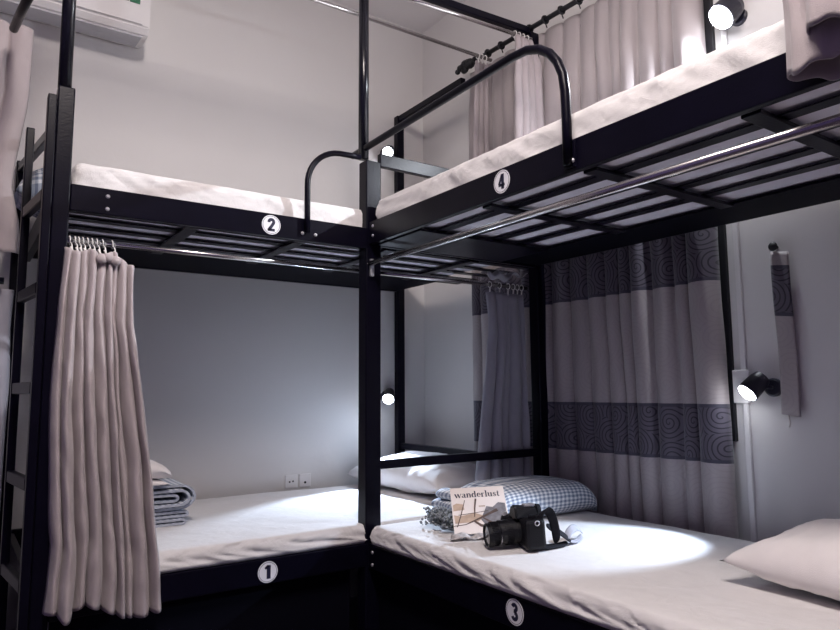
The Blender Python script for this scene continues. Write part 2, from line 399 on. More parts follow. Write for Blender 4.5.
# ------------------------------------------------------------------ right-hand bunk (beds 3 and 4)
Bn = thing('bunk_bed', (PX, D, 0), 'black steel bunk bed along the window wall, rails numbered 3 and 4', 'bunk bed', 'black steel bunk beds')
NY = .10   # near end, outside the frame
obj('post', B((PX - .010, D, 0), (PX + .054, D + .058, 1.915), .004), M['black'], Bn)
bm = bmesh.new(); tube(bm, [(PX - .012, D + .020, 1.92), (PX - .012, D + .020, 2.66)], .0195, 20); obj('canopy_pole', bm, M['pole'], Bn, smooth=True)
post(Bn, 2.106, D, .054, 2.70)
post(Bn, PX, NY, .054, 1.92); post(Bn, 2.106, NY, .054, 2.70)
for zt, h in ((1.674, .0836), (.513, .0836)):
    bm = bmesh.new(); box(bm, (PX, NY + .055, zt - h), (PX + .022, D - .001, zt), .003); obj('side_rail', bm, M['black'], Bn)
    bm = bmesh.new(); box(bm, (2.112, NY + .055, zt - .072), (2.134, D - .001, zt), .003); obj('back_rail', bm, M['black'], Bn)
    bm = bmesh.new(); box(bm, (PX + .055, D + .004, zt - h), (2.105, D + .026, zt), .003); obj('end_rail', bm, M['black'], Bn)
    bm = bmesh.new(); box(bm, (PX + .055, NY + .004, zt - h), (2.105, NY + .026, zt), .003); obj('end_rail', bm, M['black'], Bn)
    zs = zt - .070
    bm = bmesh.new(); box(bm, (1.892, NY + .056, zs - .006), (2.110, D - .002, zs), 0); obj('slat', bm, M['flange'], Bn, label='wide steel slat along the wall')
    for k in range(4):
        x0 = 1.355 + .1275 * k
        bm = bmesh.new(); box(bm, (x0, NY + .03, zs - .004), (x0 + .038, D, zs), .001); obj('slat', bm, M['black'], Bn)
    for y0 in (.28, .665, 1.08, 1.475, 1.845):
        bm = bmesh.new(); box(bm, (PX + .036, y0, zs - .014), (1.891, y0 + (.042 if y0 < 1.8 else .28), zs - .0045), .002); obj('cross_beam', bm, M['black'], Bn)
bm = bmesh.new(); box(bm, (PX - .006, 1.110, 1.600), (PX - .0003, 1.148, 1.668), .002); obj('rail_bracket', bm, M['black'], Bn)
for z in (1.655, 1.616): bolt(Bn, (PX - .006, 1.118 if z < 1.63 else 1.140, z), (-1, 0, 0))
# end safety rails at lower and upper bunk
for z in (.782, 1.928):
    h = .033 if z < 1 else .052
    bm = bmesh.new(); box(bm, (PX + .055, D + .006, z - h / 2), (2.105, D + .030, z + h / 2), .003); obj('end_guard', bm, M['black'], Bn)
badge(Bn, (PX - .0002, 1.371, .473), (0, -1, 0), (-1, 0, 0), '3')
badge(Bn, (PX - .0002, 1.387, 1.634), (0, -1, 0), (-1, 0, 0), '4')
for y, z in ((2.10, 1.654), (2.10, 1.618), (2.10, .487), (2.10, .445)): bolt(Bn, (PX, y, z), (-1, 0, 0))
gx = PX - .012
pts = [(gx, 1.128, 1.605), (gx, 1.128, 1.72), (gx, 1.130, 1.80), (gx, 1.136, 1.845), (gx, 1.152, 1.885), (gx, 1.178, 1.92), (gx, 1.215, 1.948), (gx, 1.262, 1.966), (gx, 1.32, 1.971), (gx, 1.60, 1.967), (gx, 1.92, 1.962), (gx, 2.10, 1.960), (gx, 2.235, 1.958)]
bm = bmesh.new(); tube(bm, pts, .0125, 16); obj('guard_rail', bm, M['black'], Bn, smooth=True)
bm = bmesh.new(); tube(bm, [(PX + .004, .10, 1.515), (PX + .004, D - .004, 1.518)], .0105, 18); obj('curtain_rod', bm, M['chrome'], Bn, smooth=True, label='polished silver tube rod')
bm = bmesh.new(); tube(bm, [(PX + .004, .10, 1.487), (PX + .004, 1.10, 1.492)], .004, 10); 
bm.free()
bm = bmesh.new(); box(bm, (PX + .003, D - .012, 1.47), (PX + .018, D - .0005, 1.535), .002); obj('rod_bracket', bm, M['screw'], Bn)
for nm, lo, hi, par in (('added_shade_panel', (.26, D + .05, .02), (1.20, D + .065, .43), A), ('added_shade_panel', (PX + .04, NY + .06, .02), (PX + .055, D - .01, .42), Bn), ('added_shade_panel', (1.31, D + .035, .02), (2.10, D + .045, .42), Bn)):  # added black sheets standing in for the deep shade under the bunks
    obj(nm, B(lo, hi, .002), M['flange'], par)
# canopy bars
bm = bmesh.new(); beam(bm, (1.225, D + .02, 2.66), (2.104, D + .02, 2.705), .034, .034); obj('canopy_bar', bm, M['black'], Bn)
bm = bmesh.new(); tube(bm, [(1.246, D - .006, 2.612), (2.104, D - .006, 2.652)], .009, 14); obj('curtain_rod', bm, M['chrome'], Bn, smooth=True, label='dull silver tube rod')
bm = bmesh.new(); beam(bm, (1.225, 2.11, 2.66), (1.225, .2, 2.66), .034, .034); obj('canopy_bar', bm, M['black'], Bn)
# canopy of the left-hand bunk
bm = bmesh.new(); beam(bm, (.223, D + .02, 2.655), (1.205, D + .02, 2.655), .034, .034); obj('canopy_bar', bm, M['black'], A)
bm = bmesh.new(); beam(bm, (.223, D + .038, 2.655), (.223, 2.45, 2.655), .034, .034); obj('canopy_bar', bm, M['black'], A)
bm = bmesh.new(); tube(bm, [(.223, 2.43, 2.668), (2.125, 2.43, 2.688)], .009, 14); obj('curtain_rod', bm, M['chrome'], A, smooth=True, label='dull silver tube rod')

# ------------------------------------------------------------------ mattresses
def mattress(name, x0, x1, y0, y1, z0, z1, label, amp=.004, seed=0, puff=0, front='y'):
    """rounded slab whose sheet is pulled down over the sides in slanting creases"""
    bm = bmesh.new()
    nx = max(20, int((x1 - x0) / .014)); ny = max(20, int((y1 - y0) / .014))
    if nx * ny > 9000:
        s = math.sqrt(nx * ny / 9000); nx = int(nx / s); ny = int(ny / s)
    h = z1 - z0; r = min(.030, h * .45)
    def loop_pt(t, zz):
        pass
    # build as a tall profile wrapped round the outline: side strip, plus the top grid
    per = []
    cr = .03
    def outline(off):
        P = []
        xs0, xs1, ys0, ys1 = x0 + off, x1 - off, y0 + off, y1 - off
        c = max(.004, cr - off)
        for (cx_, cy_, a0) in ((xs1 - c, ys0 + c, -90), (xs1 - c, ys1 - c, 0), (xs0 + c, ys1 - c, 90), (xs0 + c, ys0 + c, 180)):
            for k in range(7):
                a = math.radians(a0 + 90 * k / 6); P.append(Vector((cx_ + c * math.cos(a), cy_ + c * math.sin(a), 0)))
        return P
    def resample(P, n):
        Q = P + [P[0]]; d = [0]
        for a, b in zip(Q, Q[1:]): d.append(d[-1] + (b - a).length)
        out = []; j = 0
        for i in range(n):
            t = d[-1] * i / n
            while d[j + 1] < t: j += 1
            f = (t - d[j]) / ((d[j + 1] - d[j]) or 1); out.append(Q[j].lerp(Q[j + 1], f))
        return out, d[-1]
    n = int(2 * (x1 - x0 + y1 - y0) / .011)
    rows = []
    prof = [(.012, 0)] + [(.0, .012 + (h - r - .012) * k / 7) for k in range(8)] + [(r - r * math.cos(math.radians(a)), h - r + r * math.sin(math.radians(a))) for a in (15, 30, 45, 60, 75, 90)] + [(r + .03 * k, h) for k in (1, 2)]
    for off, z in prof:
        O, per_ = resample(outline(off), n)
        Cc = Vector(((x0 + x1) / 2, (y0 + y1) / 2, 0)); row = []
        for i, p in enumerate(O):
            t = i / n * per_
            q = O[(i + 1) % n] - O[i - 1]; nr = Vector((q.y, -q.x, 0)).normalized()
            k = z / h
            u = t * 9 + k * 2.2 + seed * 7.1 + fnz(t * 2, seed) * 2.5
            w = fnz(u * 1.1, k * 1.1, seed) * 1.2 + max(0, 1 - abs(fnz(u * 1.5, k * .8 + 5, seed)) * 5) * .9
            a = amp * (1.25 if k < .9 else .7) * min(1, .15 + k * 2)
            pz = z0 + z + (.5 * amp * fnz(t * 3, seed + 3) if k > .6 else 0)
            row.append(bm.verts.new(Vector((p.x, p.y, pz)) + nr * (w * a - a * 1.2)))
        rows.append(row)
    for a, b in zip(rows, rows[1:]):
        for i in range(n): f = bm.faces.new((a[i], a[(i + 1) % n], b[(i + 1) % n], b[i]))
    # top: concentric rings shrinking to the centre line keep quads tidy
    last = rows[-1]; m_ = 14
    cx_, cy_ = (x0 + x1) / 2, (y0 + y1) / 2
    base = [v.co.copy() for v in last]
    # shrink the outline towards the long medial axis
    long_x = (x1 - x0) > (y1 - y0); half = min(x1 - x0, y1 - y0) / 2
    prev = last
    for s in range(1, m_ + 1):
        t = s / m_; row = []
        for c in base:
            if long_x: tgt = Vector((min(max(c.x, x0 + half), x1 - half), cy_, 0))
            else: tgt = Vector((cx_, min(max(c.y, y0 + half), y1 - half), 0))
            p = c.lerp(Vector((tgt.x, tgt.y, c.z)), t * .985)
            z = z1 + (1 - t ** 4) * (.0035 * fnz(p.x * 5, p.y * 5, seed) + .002 * fnz(p.x * 14 + p.y * 9, p.y * 4, seed + 2)) + puff * math.sin(pi * min(1, t * 1.0) / 2) * .5
            row.append(bm.verts.new((p.x, p.y, z)))
        for i in range(n): bm.faces.new((prev[i], prev[(i + 1) % n], row[(i + 1) % n], row[i]))
        prev = row
    bm.faces.new(prev)
    bot = rows[0]; f = bm.faces.new(bot[::-1]); f.material_index = 1
    for f in bm.faces: f.smooth = f.material_index == 0
    o = obj(name, bm, [M['sheet'], M['underside']])
    return tag(o, label, 'mattress', 'sheeted mattresses on the bunks')
mattress('mattress', .262, 2.14, D - .004, 3.098, .5145, .577, 'white sheeted mattress on the lower bunk numbered 1, by the back wall', .006, 1)
mattress('mattress', .252, 1.995, D + .024, 3.10, 1.610, 1.733, 'white sheeted mattress on the upper bunk numbered 2, left of the middle post', .006, 2)
mattress('mattress', PX - .012, 2.10, NY + .07, D - .006, .5145, .577, 'white sheeted mattress on the lower bunk numbered 3, under the camera and magazine', .006, 3)
mattress('mattress', PX + .008, 2.10, NY + .07, D - .010, 1.612, 1.757, 'white sheeted mattress on the upper bunk numbered 4, top right', .006, 4)

# ------------------------------------------------------------------ pillows and bedding
def pillow_bm(w, d, h, seed=0, pw=2.6, wr=.006, flat=.35, n=46, uv=True, corner=.18):
    bm = bmesh.new()
    def shape(u, v, s):
        x = (u - .5) * 2; y = (v - .5) * 2
        e = max(0, 1 - abs(x) ** pw) ** .55 * max(0, 1 - abs(y) ** pw) ** .55
        # edges bow in between the pointed corners
        sx = 1 - corner * .5 * (1 - y * y) * 0 - corner * .35 * (1 - abs(y) ** 2) * abs(x) ** 3 
        sy = 1 - corner * .35 * (1 - abs(x) ** 2) * abs(y) ** 3
        z = h * (1 - flat) * e if s > 0 else -h * flat * e
        k = wr * e ** .4 if e > 0 else 0
        z += k * (fnz(x * 3 + seed, y * 3, seed) + .6 * (1 - abs(fnz(x * 2.2 + y * 2 + seed, y * 5, seed + 4)) * 3) * .6) * s
        return Vector((x * w / 2 * sx, y * d / 2 * sy, z))
    uvf = (lambda a, b: ((a) * w * 1.1, (b) * d * 1.1 )) if uv else None
    grid(bm, n, n, lambda a, b: shape(a, b, 1), uvf)
    grid(bm, n, n, lambda a, b: shape(a, b, -1), uvf)
    bmesh.ops.remove_doubles(bm, verts=bm.verts, dist=.0004)
    return bm
def place(o, loc, rz=0, rx=0, ry=0):
    o.location = loc; o.rotation_euler = (rx, ry, rz); return o
o = place(obj('pillow', pillow_bm(.48, .76, .165, 1, wr=.014), M['pillow'], smooth=True), (1.925, 2.715, .634), rz=.03)
tag(o, 'white pillow on the back bed against the window wall, behind the middle post', 'pillow')
o = place(obj('pillow', pillow_bm(.50, .68, .165, 5, wr=.012), M['pillow'], smooth=True), (1.785, .625, .632), rz=-.10)
tag(o, 'large white pillow at the lower right edge on bed 3', 'pillow')

# gingham duvet folded on bed 3
dv = thing('duvet', (1.78, 1.95, .576), 'blue and white gingham duvet folded up behind the magazine and camera', 'duvet')
def rounded_slab(w, d, h, seed=0, n=40, wr=.004, endr=.5, dome=.5):
    """thick folded cloth: rolled front, back and right edge, slightly domed top, flat base"""
    bm = bmesh.new(); m_ = 40
    def pt(a, b):
        x = (a - .5) * 2; t = b * 2 * pi
        cy, cz = math.cos(t), math.sin(t)
        e = .5
        yy = math.copysign(abs(cy) ** e, cy); zz = math.copysign(abs(cz) ** .8, cz)
        edge = max(0, 1 - abs(x) ** 7) ** .45
        hh = h * (1 - dome * .5 * (x + .10) ** 2) * edge
        z = hh * (.5 + .5 * zz) if zz > 0 else h * .5 * edge * (1 + zz)
        z += wr * fnz(x * 4 + seed, yy * 3, seed) * (1 if zz > 0 else 0)
        return Vector((x * w / 2, yy * d / 2 * (.80 + .20 * edge) + wr * fnz(x * 5, zz * 2, seed + 2), z))
    grid(bm, n, m_, pt, lambda a, b: (a * w, b * (2 * d + 1.4 * h)))
    bmesh.ops.remove_doubles(bm, verts=bm.verts, dist=.0004)
    return bm
bm = rounded_slab(.55, .29, .135, 3, dome=.22)
o = obj('folded_layer', bm, M['gingham'], None, smooth=True); o.parent = dv; o.location = (.048, .0, .001)
for k, (zz, len_, rr) in enumerate(((.020, .25, .018), (.056, .245, .017), (.092, .22, .017))):
    bm = bmesh.new(); n = 14
    def pt(a, b, zz=zz, len_=len_, rr=rr, k=k):
        t = b * 2 * pi
        y = (a - .5) * len_ ; x = -.268 + .014 * k + .016 * fnz(a * 3, k) 
        return Vector((x + 2.4 * rr * math.cos(t), y + .008, zz + .004 * fnz(a * 4, k + 3) + rr * math.sin(t)))
    grid(bm, 16, n, pt, lambda a, b, rr=rr: (a * .25, b * 2 * pi * rr))
    o = solid(obj('folded_layer', bm, M['gingham'], None, smooth=True), .004); o.parent = dv

# stack at the left end of bed 1: folded gingham duvet
def serpentine(path, th, y0, y1, mat, par, name, seed=0):
    """a cloth band following path (x,z) in section, running from y0 to y1"""
    bm = bmesh.new(); pts = [Vector((x, 0, z)) for x, z in path]
    nrm = []
    for i in range(len(pts)):
        t = (pts[min(i + 1, len(pts) - 1)] - pts[max(i - 1, 0)]).normalized(); nrm.append(Vector((-t.z, 0, t.x)))
    sec = [p + q * th / 2 for p, q in zip(pts, nrm)] + [p - q * th / 2 for p, q in reversed(list(zip(pts, nrm)))]
    sec.append(sec[0]); acc = [0]
    for a, b in zip(sec, sec[1:]): acc.append(acc[-1] + (b - a).length)
    ns = len(sec) - 1
    def f(a, b):
        i = min(ns, int(round(b * ns))); p = sec[i]; y = y0 + (y1 - y0) * a
        s = .006 * fnz(p.x * 6, y * 5, seed)
        return Vector((p.x + s, y + .01 * fnz(p.x * 8 + 3, p.z * 30, seed) * (1 - a), p.z + .003 * fnz(p.x * 9, y * 6, seed + 1)))
    V = grid(bm, 14, ns, f, lambda a, b: (a * (y1 - y0), acc[min(ns, int(round(b * ns)))]))
    for e in (0, -1):
        for j in range(ns // 2):
            try: bm.faces.new((V[j][e], V[j + 1][e], V[ns - j - 1][e], V[ns - j][e])).material_index = 1
            except ValueError: pass
    o = obj(name, bm, mat, None, smooth=False); o.parent = par; return o
st = thing('duvet', (.52, 2.66, .578), 'blue gingham duvet folded in loops at the left end of bed 1, beside the curtain', 'duvet')
def U(x0, xr, zb, zt, n=8):
    r = (zt - zb) / 2; P = [(x0 + (xr - r - x0) * k / 5, zb) for k in range(6)]
    P += [(xr - r + r * math.cos(a) * 1.3, (zb + zt) / 2 + r * math.sin(a)) for a in [(-90 + 180 * k / n) * pi / 180 for k in range(1, n)]]
    P += [(xr - r - (xr - r - x0) * k / 5, zt) for k in range(6)]; return P
M['hem'] = simple('blue_grey_hem', (.40, .43, .51), .85, nscale=60, namt=.2)
GH = [M['gingham'], M['hem']]
for (x0, xr, zb, zt, sd) in ((-.20, .195, .005, .019, 1), (-.21, .205, .030, .044, 5), (-.21, .222, .057, .136, 2), (-.20, .200, .071, .121, 3), (-.19, .165, .085, .106, 4)):
    serpentine(U(x0, xr, zb, zt), .0085, -.15 + .01 * (sd % 3), .17, GH, st, 'folded_layer', sd)
o = place(obj('pillow', pillow_bm(.36, .28, .035, 8, wr=.003), M['pillow'], smooth=True), (.47, 2.62, .730)); tag(o, 'thin white folded cloth between the gingham duvet and the small round pillow', 'cloth')
o = place(obj('pillow', rounded_slab(.42, .28, .085, 9, dome=.6), M['pillow'], smooth=True), (.455, 2.62, .742)); tag(o, 'white pillow on top of the folded gingham stack behind the left curtain', 'pillow')
bpy.data.objects['pillow.002'].name = 'folded_cloth'
o = place(obj('pillow', pillow_bm(.36, .34, .19, 11, wr=.01), M['gingham'], smooth=True), (.325, 2.86, 1.775), rx=.1)
tag(o, 'blue gingham pillow on bed 2 seen between the ladder rails', 'pillow')

# ------------------------------------------------------------------ curtains
def curtain(name, axis, xl, xr, ztop, zbot, base, amp, n, mat, seed=0, nv=60, per=14, sharp=True, front=-1, uvm=True, phase=0, th=.003, scallop=.0, parent=None, width_scale=1.3):
    """hanging cloth. axis 'x': runs along x at y=base; 'y': runs along y at x=base. xl/xr/amp: tables over v (0 top..1 bottom)"""
    bm = bmesh.new(); rnd = random.Random(seed)
    cuts = [0]
    for k in range(n): cuts.append(cuts[-1] + rnd.uniform(.6, 1.4))
    cuts = [c / cuts[-1] for c in cuts]
    nu = n * per
    amps = [rnd.uniform(.7, 1.25) for _ in range(n + 1)]
    def f(a, b):
        q = a * n; k = min(n - 1, int(q)); fr = q - k
        u = cuts[k] + (cuts[k + 1] - cuts[k]) * fr
        u += .012 * fnz(k * 1.7 + seed, b * 2.5) * math.sin(pi * a)
        A_ = interp(amp, b)
        if sharp: w = abs(math.sin(pi * fr)) ** .5 * amps[k]
        else: w = .5 - .5 * math.cos(2 * pi * fr + .9 * math.sin(2 * pi * fr)) * amps[k]
        w += .20 * fnz(a * n * .9, b * 2.6, seed) + .10 * fnz(a * n * 2, b * 14, seed + 6)
        l = interp(xl, b); r_ = interp(xr, b)
        x = l + (r_ - l) * u + (.006 * fnz(a * 9, b * 6, seed + 2))
        zt = ztop(u) if callable(ztop) else ztop; zb = zbot(u) if callable(zbot) else zbot
        z = zt + (zb - zt) * b + scallop * w * (1 - b) * 0 
        if b < .02: z -= scallop * (1 - abs(math.sin(pi * fr)))
        d = base + front * A_ * w + interp(amp, b) * .0
        return Vector((x, d, z)) if axis == 'x' else Vector((d, x, z))
    W = interp(xr, .5) - interp(xl, .5); 
    grid(bm, nu, nv, f, lambda a, b: (a * abs(W) * width_scale, f(a, b).z))
    o = obj(name, bm, mat, parent, smooth=True)
    return solid(o, th)
# 1. gathered beige curtain at the left of bed 1
c1 = thing('curtain', (.33, D + .05, 1.48), 'beige pleated curtain gathered at the left of bed 1, hanging from silver rod', 'curtain')
def c1top(u): return 1.462 - .035 * max(0, (u - .68) / .32) - .012 * abs(math.sin(u * 9))
o = curtain('cloth', 'x', [(0, .243), (.2, .232), (.43, .224), (.63, .232), (.82, .246), (.92, .240), (1, .236)],
        [(0, .428), (.18, .428), (.42, .468), (.65, .497), (.85, .521), (1, .533)], c1top,
        lambda u: .452 + .03 * math.sin(u * 5.5 + .4) - .035 * math.exp(-((u - .17) / .08) ** 2), D - .004, [(0, .024), (.12, .042), (.5, .062), (1, .066)], 9, M['curtain'], seed=3, nv=90, parent=c1)
for k, x in enumerate((.262, .276, .286, .297, .310, .322, .335, .351, .378)):
    bm = bmesh.new(); zt = 1.497
    torus(bm, (x, D + .062, zt), .0125, .0018, (1, 0, .1))
    tube(bm, [(x, D + .050, zt - .008), (x + .001, D + .022, 1.478), (x + .001, D + .004, 1.462 - (.03 if x > .37 else 0) * .3)], .002, 6)
    tube(bm, [(x - .004, D + .003, 1.466), (x + .003, D - .002, 1.452), (x - .003, D - .006, 1.446)], .0028, 6)
    obj('ring', bm, M['ringp'], c1, smooth=True)
for x, z in ((.335, 1.432), (.352, 1.437), (.372, 1.430)):
    bm = bmesh.new(); sph(bm, (x, D - .040, z), .016, (1, .7, .9), 12); obj('knotted_header', bm, M['curtain'], c1, smooth=True)
# 2. small curtain gathered at the far end between bed 1 and bed 3
c2 = thing('curtain', (1.98, D + .06, 1.49), 'grey curtain gathered by the far post between bed 1 and bed 3', 'curtain')
o = curtain('cloth', 'x', [(0, 1.872), (.2, 1.885), (.55, 1.838), (.78, 1.812), (1, 1.785)], [(0, 2.085), (1, 2.098)], 1.470, .585, D + .075, [(0, .018), (1, .035)], 5, M['curtain_grey'], seed=9, nv=60, parent=c2)
for x in (1.885, 1.94, 1.99, 2.02, 2.045, 2.07):
    bm = bmesh.new(); torus(bm, (x, D + .062, 1.502), .0125, .002, (1, 0, .1)); tube(bm, [(x, D + .060, 1.49), (x, D + .064, 1.462)], .0032, 6); obj('ring', bm, M['ringp'], c2, smooth=True)
bm = bmesh.new(); grid(bm, 20, 8, lambda a, b: Vector((1.86 + .22 * a, D + .050 - .02 * math.sin(pi * b), 1.555 - .035 * b * math.sin(pi * min(1, a * 1.3 + .1)) - .01 * math.sin(a * 17))))
o = solid(obj('tucked_hem', bm, M['curtain_grey'], c2, smooth=True), .004)
# 3. big window curtain
wc = thing('curtain', (WX - .06, 2.0, 2.70), 'full length window curtain with two dark spiral bands, hung from black rod', 'curtain')
pat = patterned([(.797, .997), (1.425, 1.640)])
o = curtain('cloth', 'y', [(0, 2.67), (1, 2.672)], [(0, 1.330), (.5, 1.318), (1, 1.300)], (lambda u: 2.722 - .040 * u), .475, WX - .026, [(0, .022), (.1, .046), (1, .042)], 15, pat, seed=21, nv=110, sharp=True, parent=wc, per=14, th=.003)
# pinch pleats at the header
rod = [(WX - .085, 2.60, 2.745), (WX - .085, .9, 2.690)]
ro = obj('curtain_rod', tube(bmesh.new(), rod, .0115, 16), M['blackmatt'], None, smooth=True)
tag(ro, 'black window curtain rod with leafy finial above the upper bunks', 'curtain rod')
bm = bmesh.new()
for k in range(6):
    t = k / 5; sph(bm, (WX - .085, 2.605 + .105 * t, 2.746 + .008 * math.sin(k * 2)), .026 * (1 - .45 * t), (1, 1.1, 1), 10)
for k in range(4):
    sph(bm, (WX - .085 + .012 * math.cos(k * 1.57), 2.65, 2.746 + .020 * math.sin(k * 1.57)), .016, (1, 1.6, 1), 8)
obj('finial', bm, M['blackmatt'], ro, smooth=True)
for k in range(12):
    y = 2.56 - k * .10; z = 2.745 - (2.60 - y) * .0324
    bm = bmesh.new(); torus(bm, (WX - .085, y, z), .0165, .005, (.15, 1, 0), 18, 8); tube(bm, [(WX - .085, y, z - .016), (WX - .075, y, z - .036)], .003, 6)
    obj('ring', bm, M['blackmatt'], wc, smooth=True)
# 4./5. narrow curtains of the upper bunks pushed to the window end
c4 = curtain('curtain', 'x', [(0, 1.992), (.3, 1.982), (1, 1.955)], [(0, 2.095), (.12, 2.15), (1, 2.175)], 2.632, 1.765, D - .018, [(0, .014), (1, .026)], 4, M['curtain'], seed=5, nv=40)
tag(c4, 'narrow beige curtain pushed to the far post of the upper bunk numbered 4', 'curtain')
c5 = curtain('curtain', 'x', [(0, 2.035), (1, 1.99)], [(0, 2.108), (1, 2.106)], 2.665, 1.80, 2.445, [(0, .014), (1, .022)], 3, M['curtain'], seed=6, nv=40)
tag(c5, 'narrow beige curtain bunched under the finial at the back upper bunk', 'curtain')
for par, xs, y, z0 in ((c4, (2.0, 2.025, 2.05, 2.075), D - .006, 2.647), (c5, (2.04, 2.062, 2.085), 2.43, 2.686)):
    for x in xs:
        bm = bmesh.new(); torus(bm, (x, y, z0), .0135, .0025, (1, 0, .1)); tube(bm, [(x, y, z0 - .012), (x, y - .006, z0 - .034)], .004, 6)
        o = obj('ring', bm, M['ringp'], par, smooth=True)
# 6. curtain draped over the near end of bed 4's rail
c6 = thing('curtain', (PX - .05, .53, 2.1), 'beige curtain bunched over the rail of bed 4 in the top right corner', 'curtain')
def bundle(name, cy, cx, ry, rx, z1, z0, seed, mat=None):
    """a bunched tube of cloth, open at the bottom"""
    bm = bmesh.new()
    def f(a, b):
        t = 2 * pi * a; k = 1 + .07 * math.sin(3 * t + seed) + .05 * math.sin(7 * t + b * 2) - .10 * (1 - b)
        z = z1 + (z0 - z1) * b + (.006 * math.sin(2 * t + seed) - .004 * math.sin(5 * t) if b > .9 else 0)
        return Vector((cx + rx * k * math.sin(t) + .006 * fnz(b * 5, a * 3, seed), cy + ry * k * math.cos(t) + .006 * fnz(b * 4, a * 3, seed + 4), z))
    grid(bm, 64, 40, f)
    bmesh.ops.remove_doubles(bm, verts=bm.verts, dist=.0002)
    return solid(obj(name, bm, mat or M['curtain'], c6, smooth=True), .003, 1)
bundle('cloth', .511, 1.196, .050, .040, 2.08, 1.592, 1)
bundle('outer_fold', .462, 1.150, .042, .030, 2.08, 1.636, 3)

# 7./8. neighbouring curtains at the far left
c7 = curtain('curtain', 'x', [(0, -.34), (1, -.34)], [(0, .160), (.3, .158), (.72, .122), (.86, .150), (1, .160)], 2.275, 1.50, 2.53, [(0, .02), (1, .035)], 7, M['curtain'], seed=31, nv=60)
tag(c7, 'upper beige curtain at the far left beside the ladder, below the air conditioner', 'curtain')
c8 = curtain('curtain', 'x', [(0, -.34), (1, -.34)], [(0, .150), (1, .148)], 1.385, .08, 2.56, [(0, .02), (1, .035)], 7, M['curtain_grey'], seed=33, nv=60)
tag(c8, 'lower grey curtain at the far left behind the ladder, below the black bar', 'curtain')
rd = obj('curtain_rod', tube(bmesh.new(), [(-.34, 2.50, 1.405), (.118, 2.50, 1.405)], .011, 14), M['black'], None, smooth=True)
tag(rd, 'short black bar at the far left between the two neighbouring curtains', 'curtain rod')
rd = obj('curtain_rod', tube(bmesh.new(), [(.15, 1.95, 2.215), (.112, 2.27, 2.21), (.098, 2.42, 2.21)], .0135, 16), M['black'], None, smooth=True)
tag(rd, 'black rod end at the top left in front of the air conditioner', 'curtain rod')

# tie-back on the window wall
tb = thing('curtain_tieback', (WX - .01, 1.11, 1.48), 'unused curtain tieback strap with spiral pattern hanging from black hook', 'tieback')
bm = bmesh.new(); tube(bm, [(WX, 1.128, 1.512), (WX - .022, 1.128, 1.512)], .006, 10); tube(bm, [(WX - .022, 1.128, 1.512), (WX - .026, 1.128, 1.512), (WX - .034, 1.128, 1.512)], .015, 20, rs=[.013, .0155, .010]); obj('hook', bm, M['blackmatt'], tb, smooth=True)
tie = patterned([(1.285, 1.452)], 'tieback_cloth', 9.0)
bm = bmesh.new()
grid(bm, 8, 40, lambda a, b: Vector((WX - .014 - .004 * math.sin(b * 7) - .002 * math.sin(a * 3), 1.143 - .058 * a - .010 * math.sin(b * 1.3) + .004 * b + (.014 * max(0, b - .75) * 3) * (a < .1) * 0, 1.497 - .53 * b - .008 * a)), lambda a, b: (a * .058 + .02, 1.497 - .53 * b))
solid(obj('strap', bm, tie, tb, smooth=True), .006)
bm = bmesh.new(); tube(bm, [(WX - .014, 1.118, .965), (WX - .012, 1.116, .94), (WX - .013, 1.119, .925)], .0025, 6); obj('loop', bm, M['binding'], tb, smooth=True)

# ------------------------------------------------------------------ reading lamps
def reading_lamp(base, nrm, aim, label, head_off, power, blend=.45, size=66, r=.030, spill=.03, col=(.66, .80, 1.0)):
    t = thing('reading_lamp', base, label, 'reading lamp', 'wall reading lamps')
    base = Vector(base); nrm = Vector(nrm); aim = Vector(aim).normalized()
    bm = bmesh.new(); tube(bm, [base, base + nrm * .010, base + nrm * .014], .03, 24, rs=[.030, .030, .024]); obj('base', bm, M['lampblack'], t, smooth=False)
    hc = base + Vector(head_off)
    bm = bmesh.new(); tube(bm, [base + nrm * .012, base + nrm * .03, hc - aim * .01], .006, 10); obj('arm', bm, M['lampblack'], t, smooth=True)
    bm = bmesh.new(); tube(bm, [hc - aim * .045, hc - aim * .040, hc - aim * .02, hc + aim * .030, hc + aim * .034], r, 28, rs=[r * .5, r * .85, r, r * 1.08, r * 1.08], cap=True)
    obj('lamp_head', bm, M['lampblack'], t, smooth=False)
    bm = bmesh.new(); sph(bm, hc + aim * .034, r * .98, (1, 1, .45), 20, rot=aim.to_track_quat('Z', 'Y').to_matrix().to_4x4()); obj('lens', bm, M['bulb'], t, smooth=True)
    for pw, sz, bl in ((power, size, blend), (power * spill, 172, 1)):
        ld_ = bpy.data.lights.new('lamp_light', 'SPOT'); ld_.energy = pw; ld_.spot_size = math.radians(sz); ld_.spot_blend = bl; ld_.shadow_soft_size = .012; ld_.color = col
        lo = bpy.data.objects.new('lamp_light', ld_); COL.objects.link(lo); lo.location = hc + aim * (.036 + r * .5)
        lo.rotation_euler = aim.to_track_quat('-Z', 'Y').to_euler()
    return t
reading_lamp((1.950, WY, 1.018), (0, -1, 0), (-.50, -.60, -.47), 'lit reading lamp on the back wall over bed 1 pillow, right of the middle post', (-.008, -.055, .004), 85, spill=.08, size=58)
reading_lamp((1.950, WY, 2.388), (0, -1, 0), (-.50, -.55, -.45), 'lit reading lamp on the back wall above bed 2, where guard rail meets post', (-.008, -.055, -.002), 2.5)
reading_lamp((WX, 1.165, 1.052), (-1, 0, 0), (-.59, .34, -.62), 'lit black reading lamp on the window wall over bed 3, beside the tieback', (-.060, .035, .006), 34, r=.032, size=58, spill=.02)
reading_lamp((WX, 1.205, 2.352), (-1, 0, 0), (-.36, .20, -.40), 'dazzling reading lamp on the window wall above bed 4', (-.060, .01, .01), 50, r=.046, spill=.9, col=(.88, .93, 1.0))

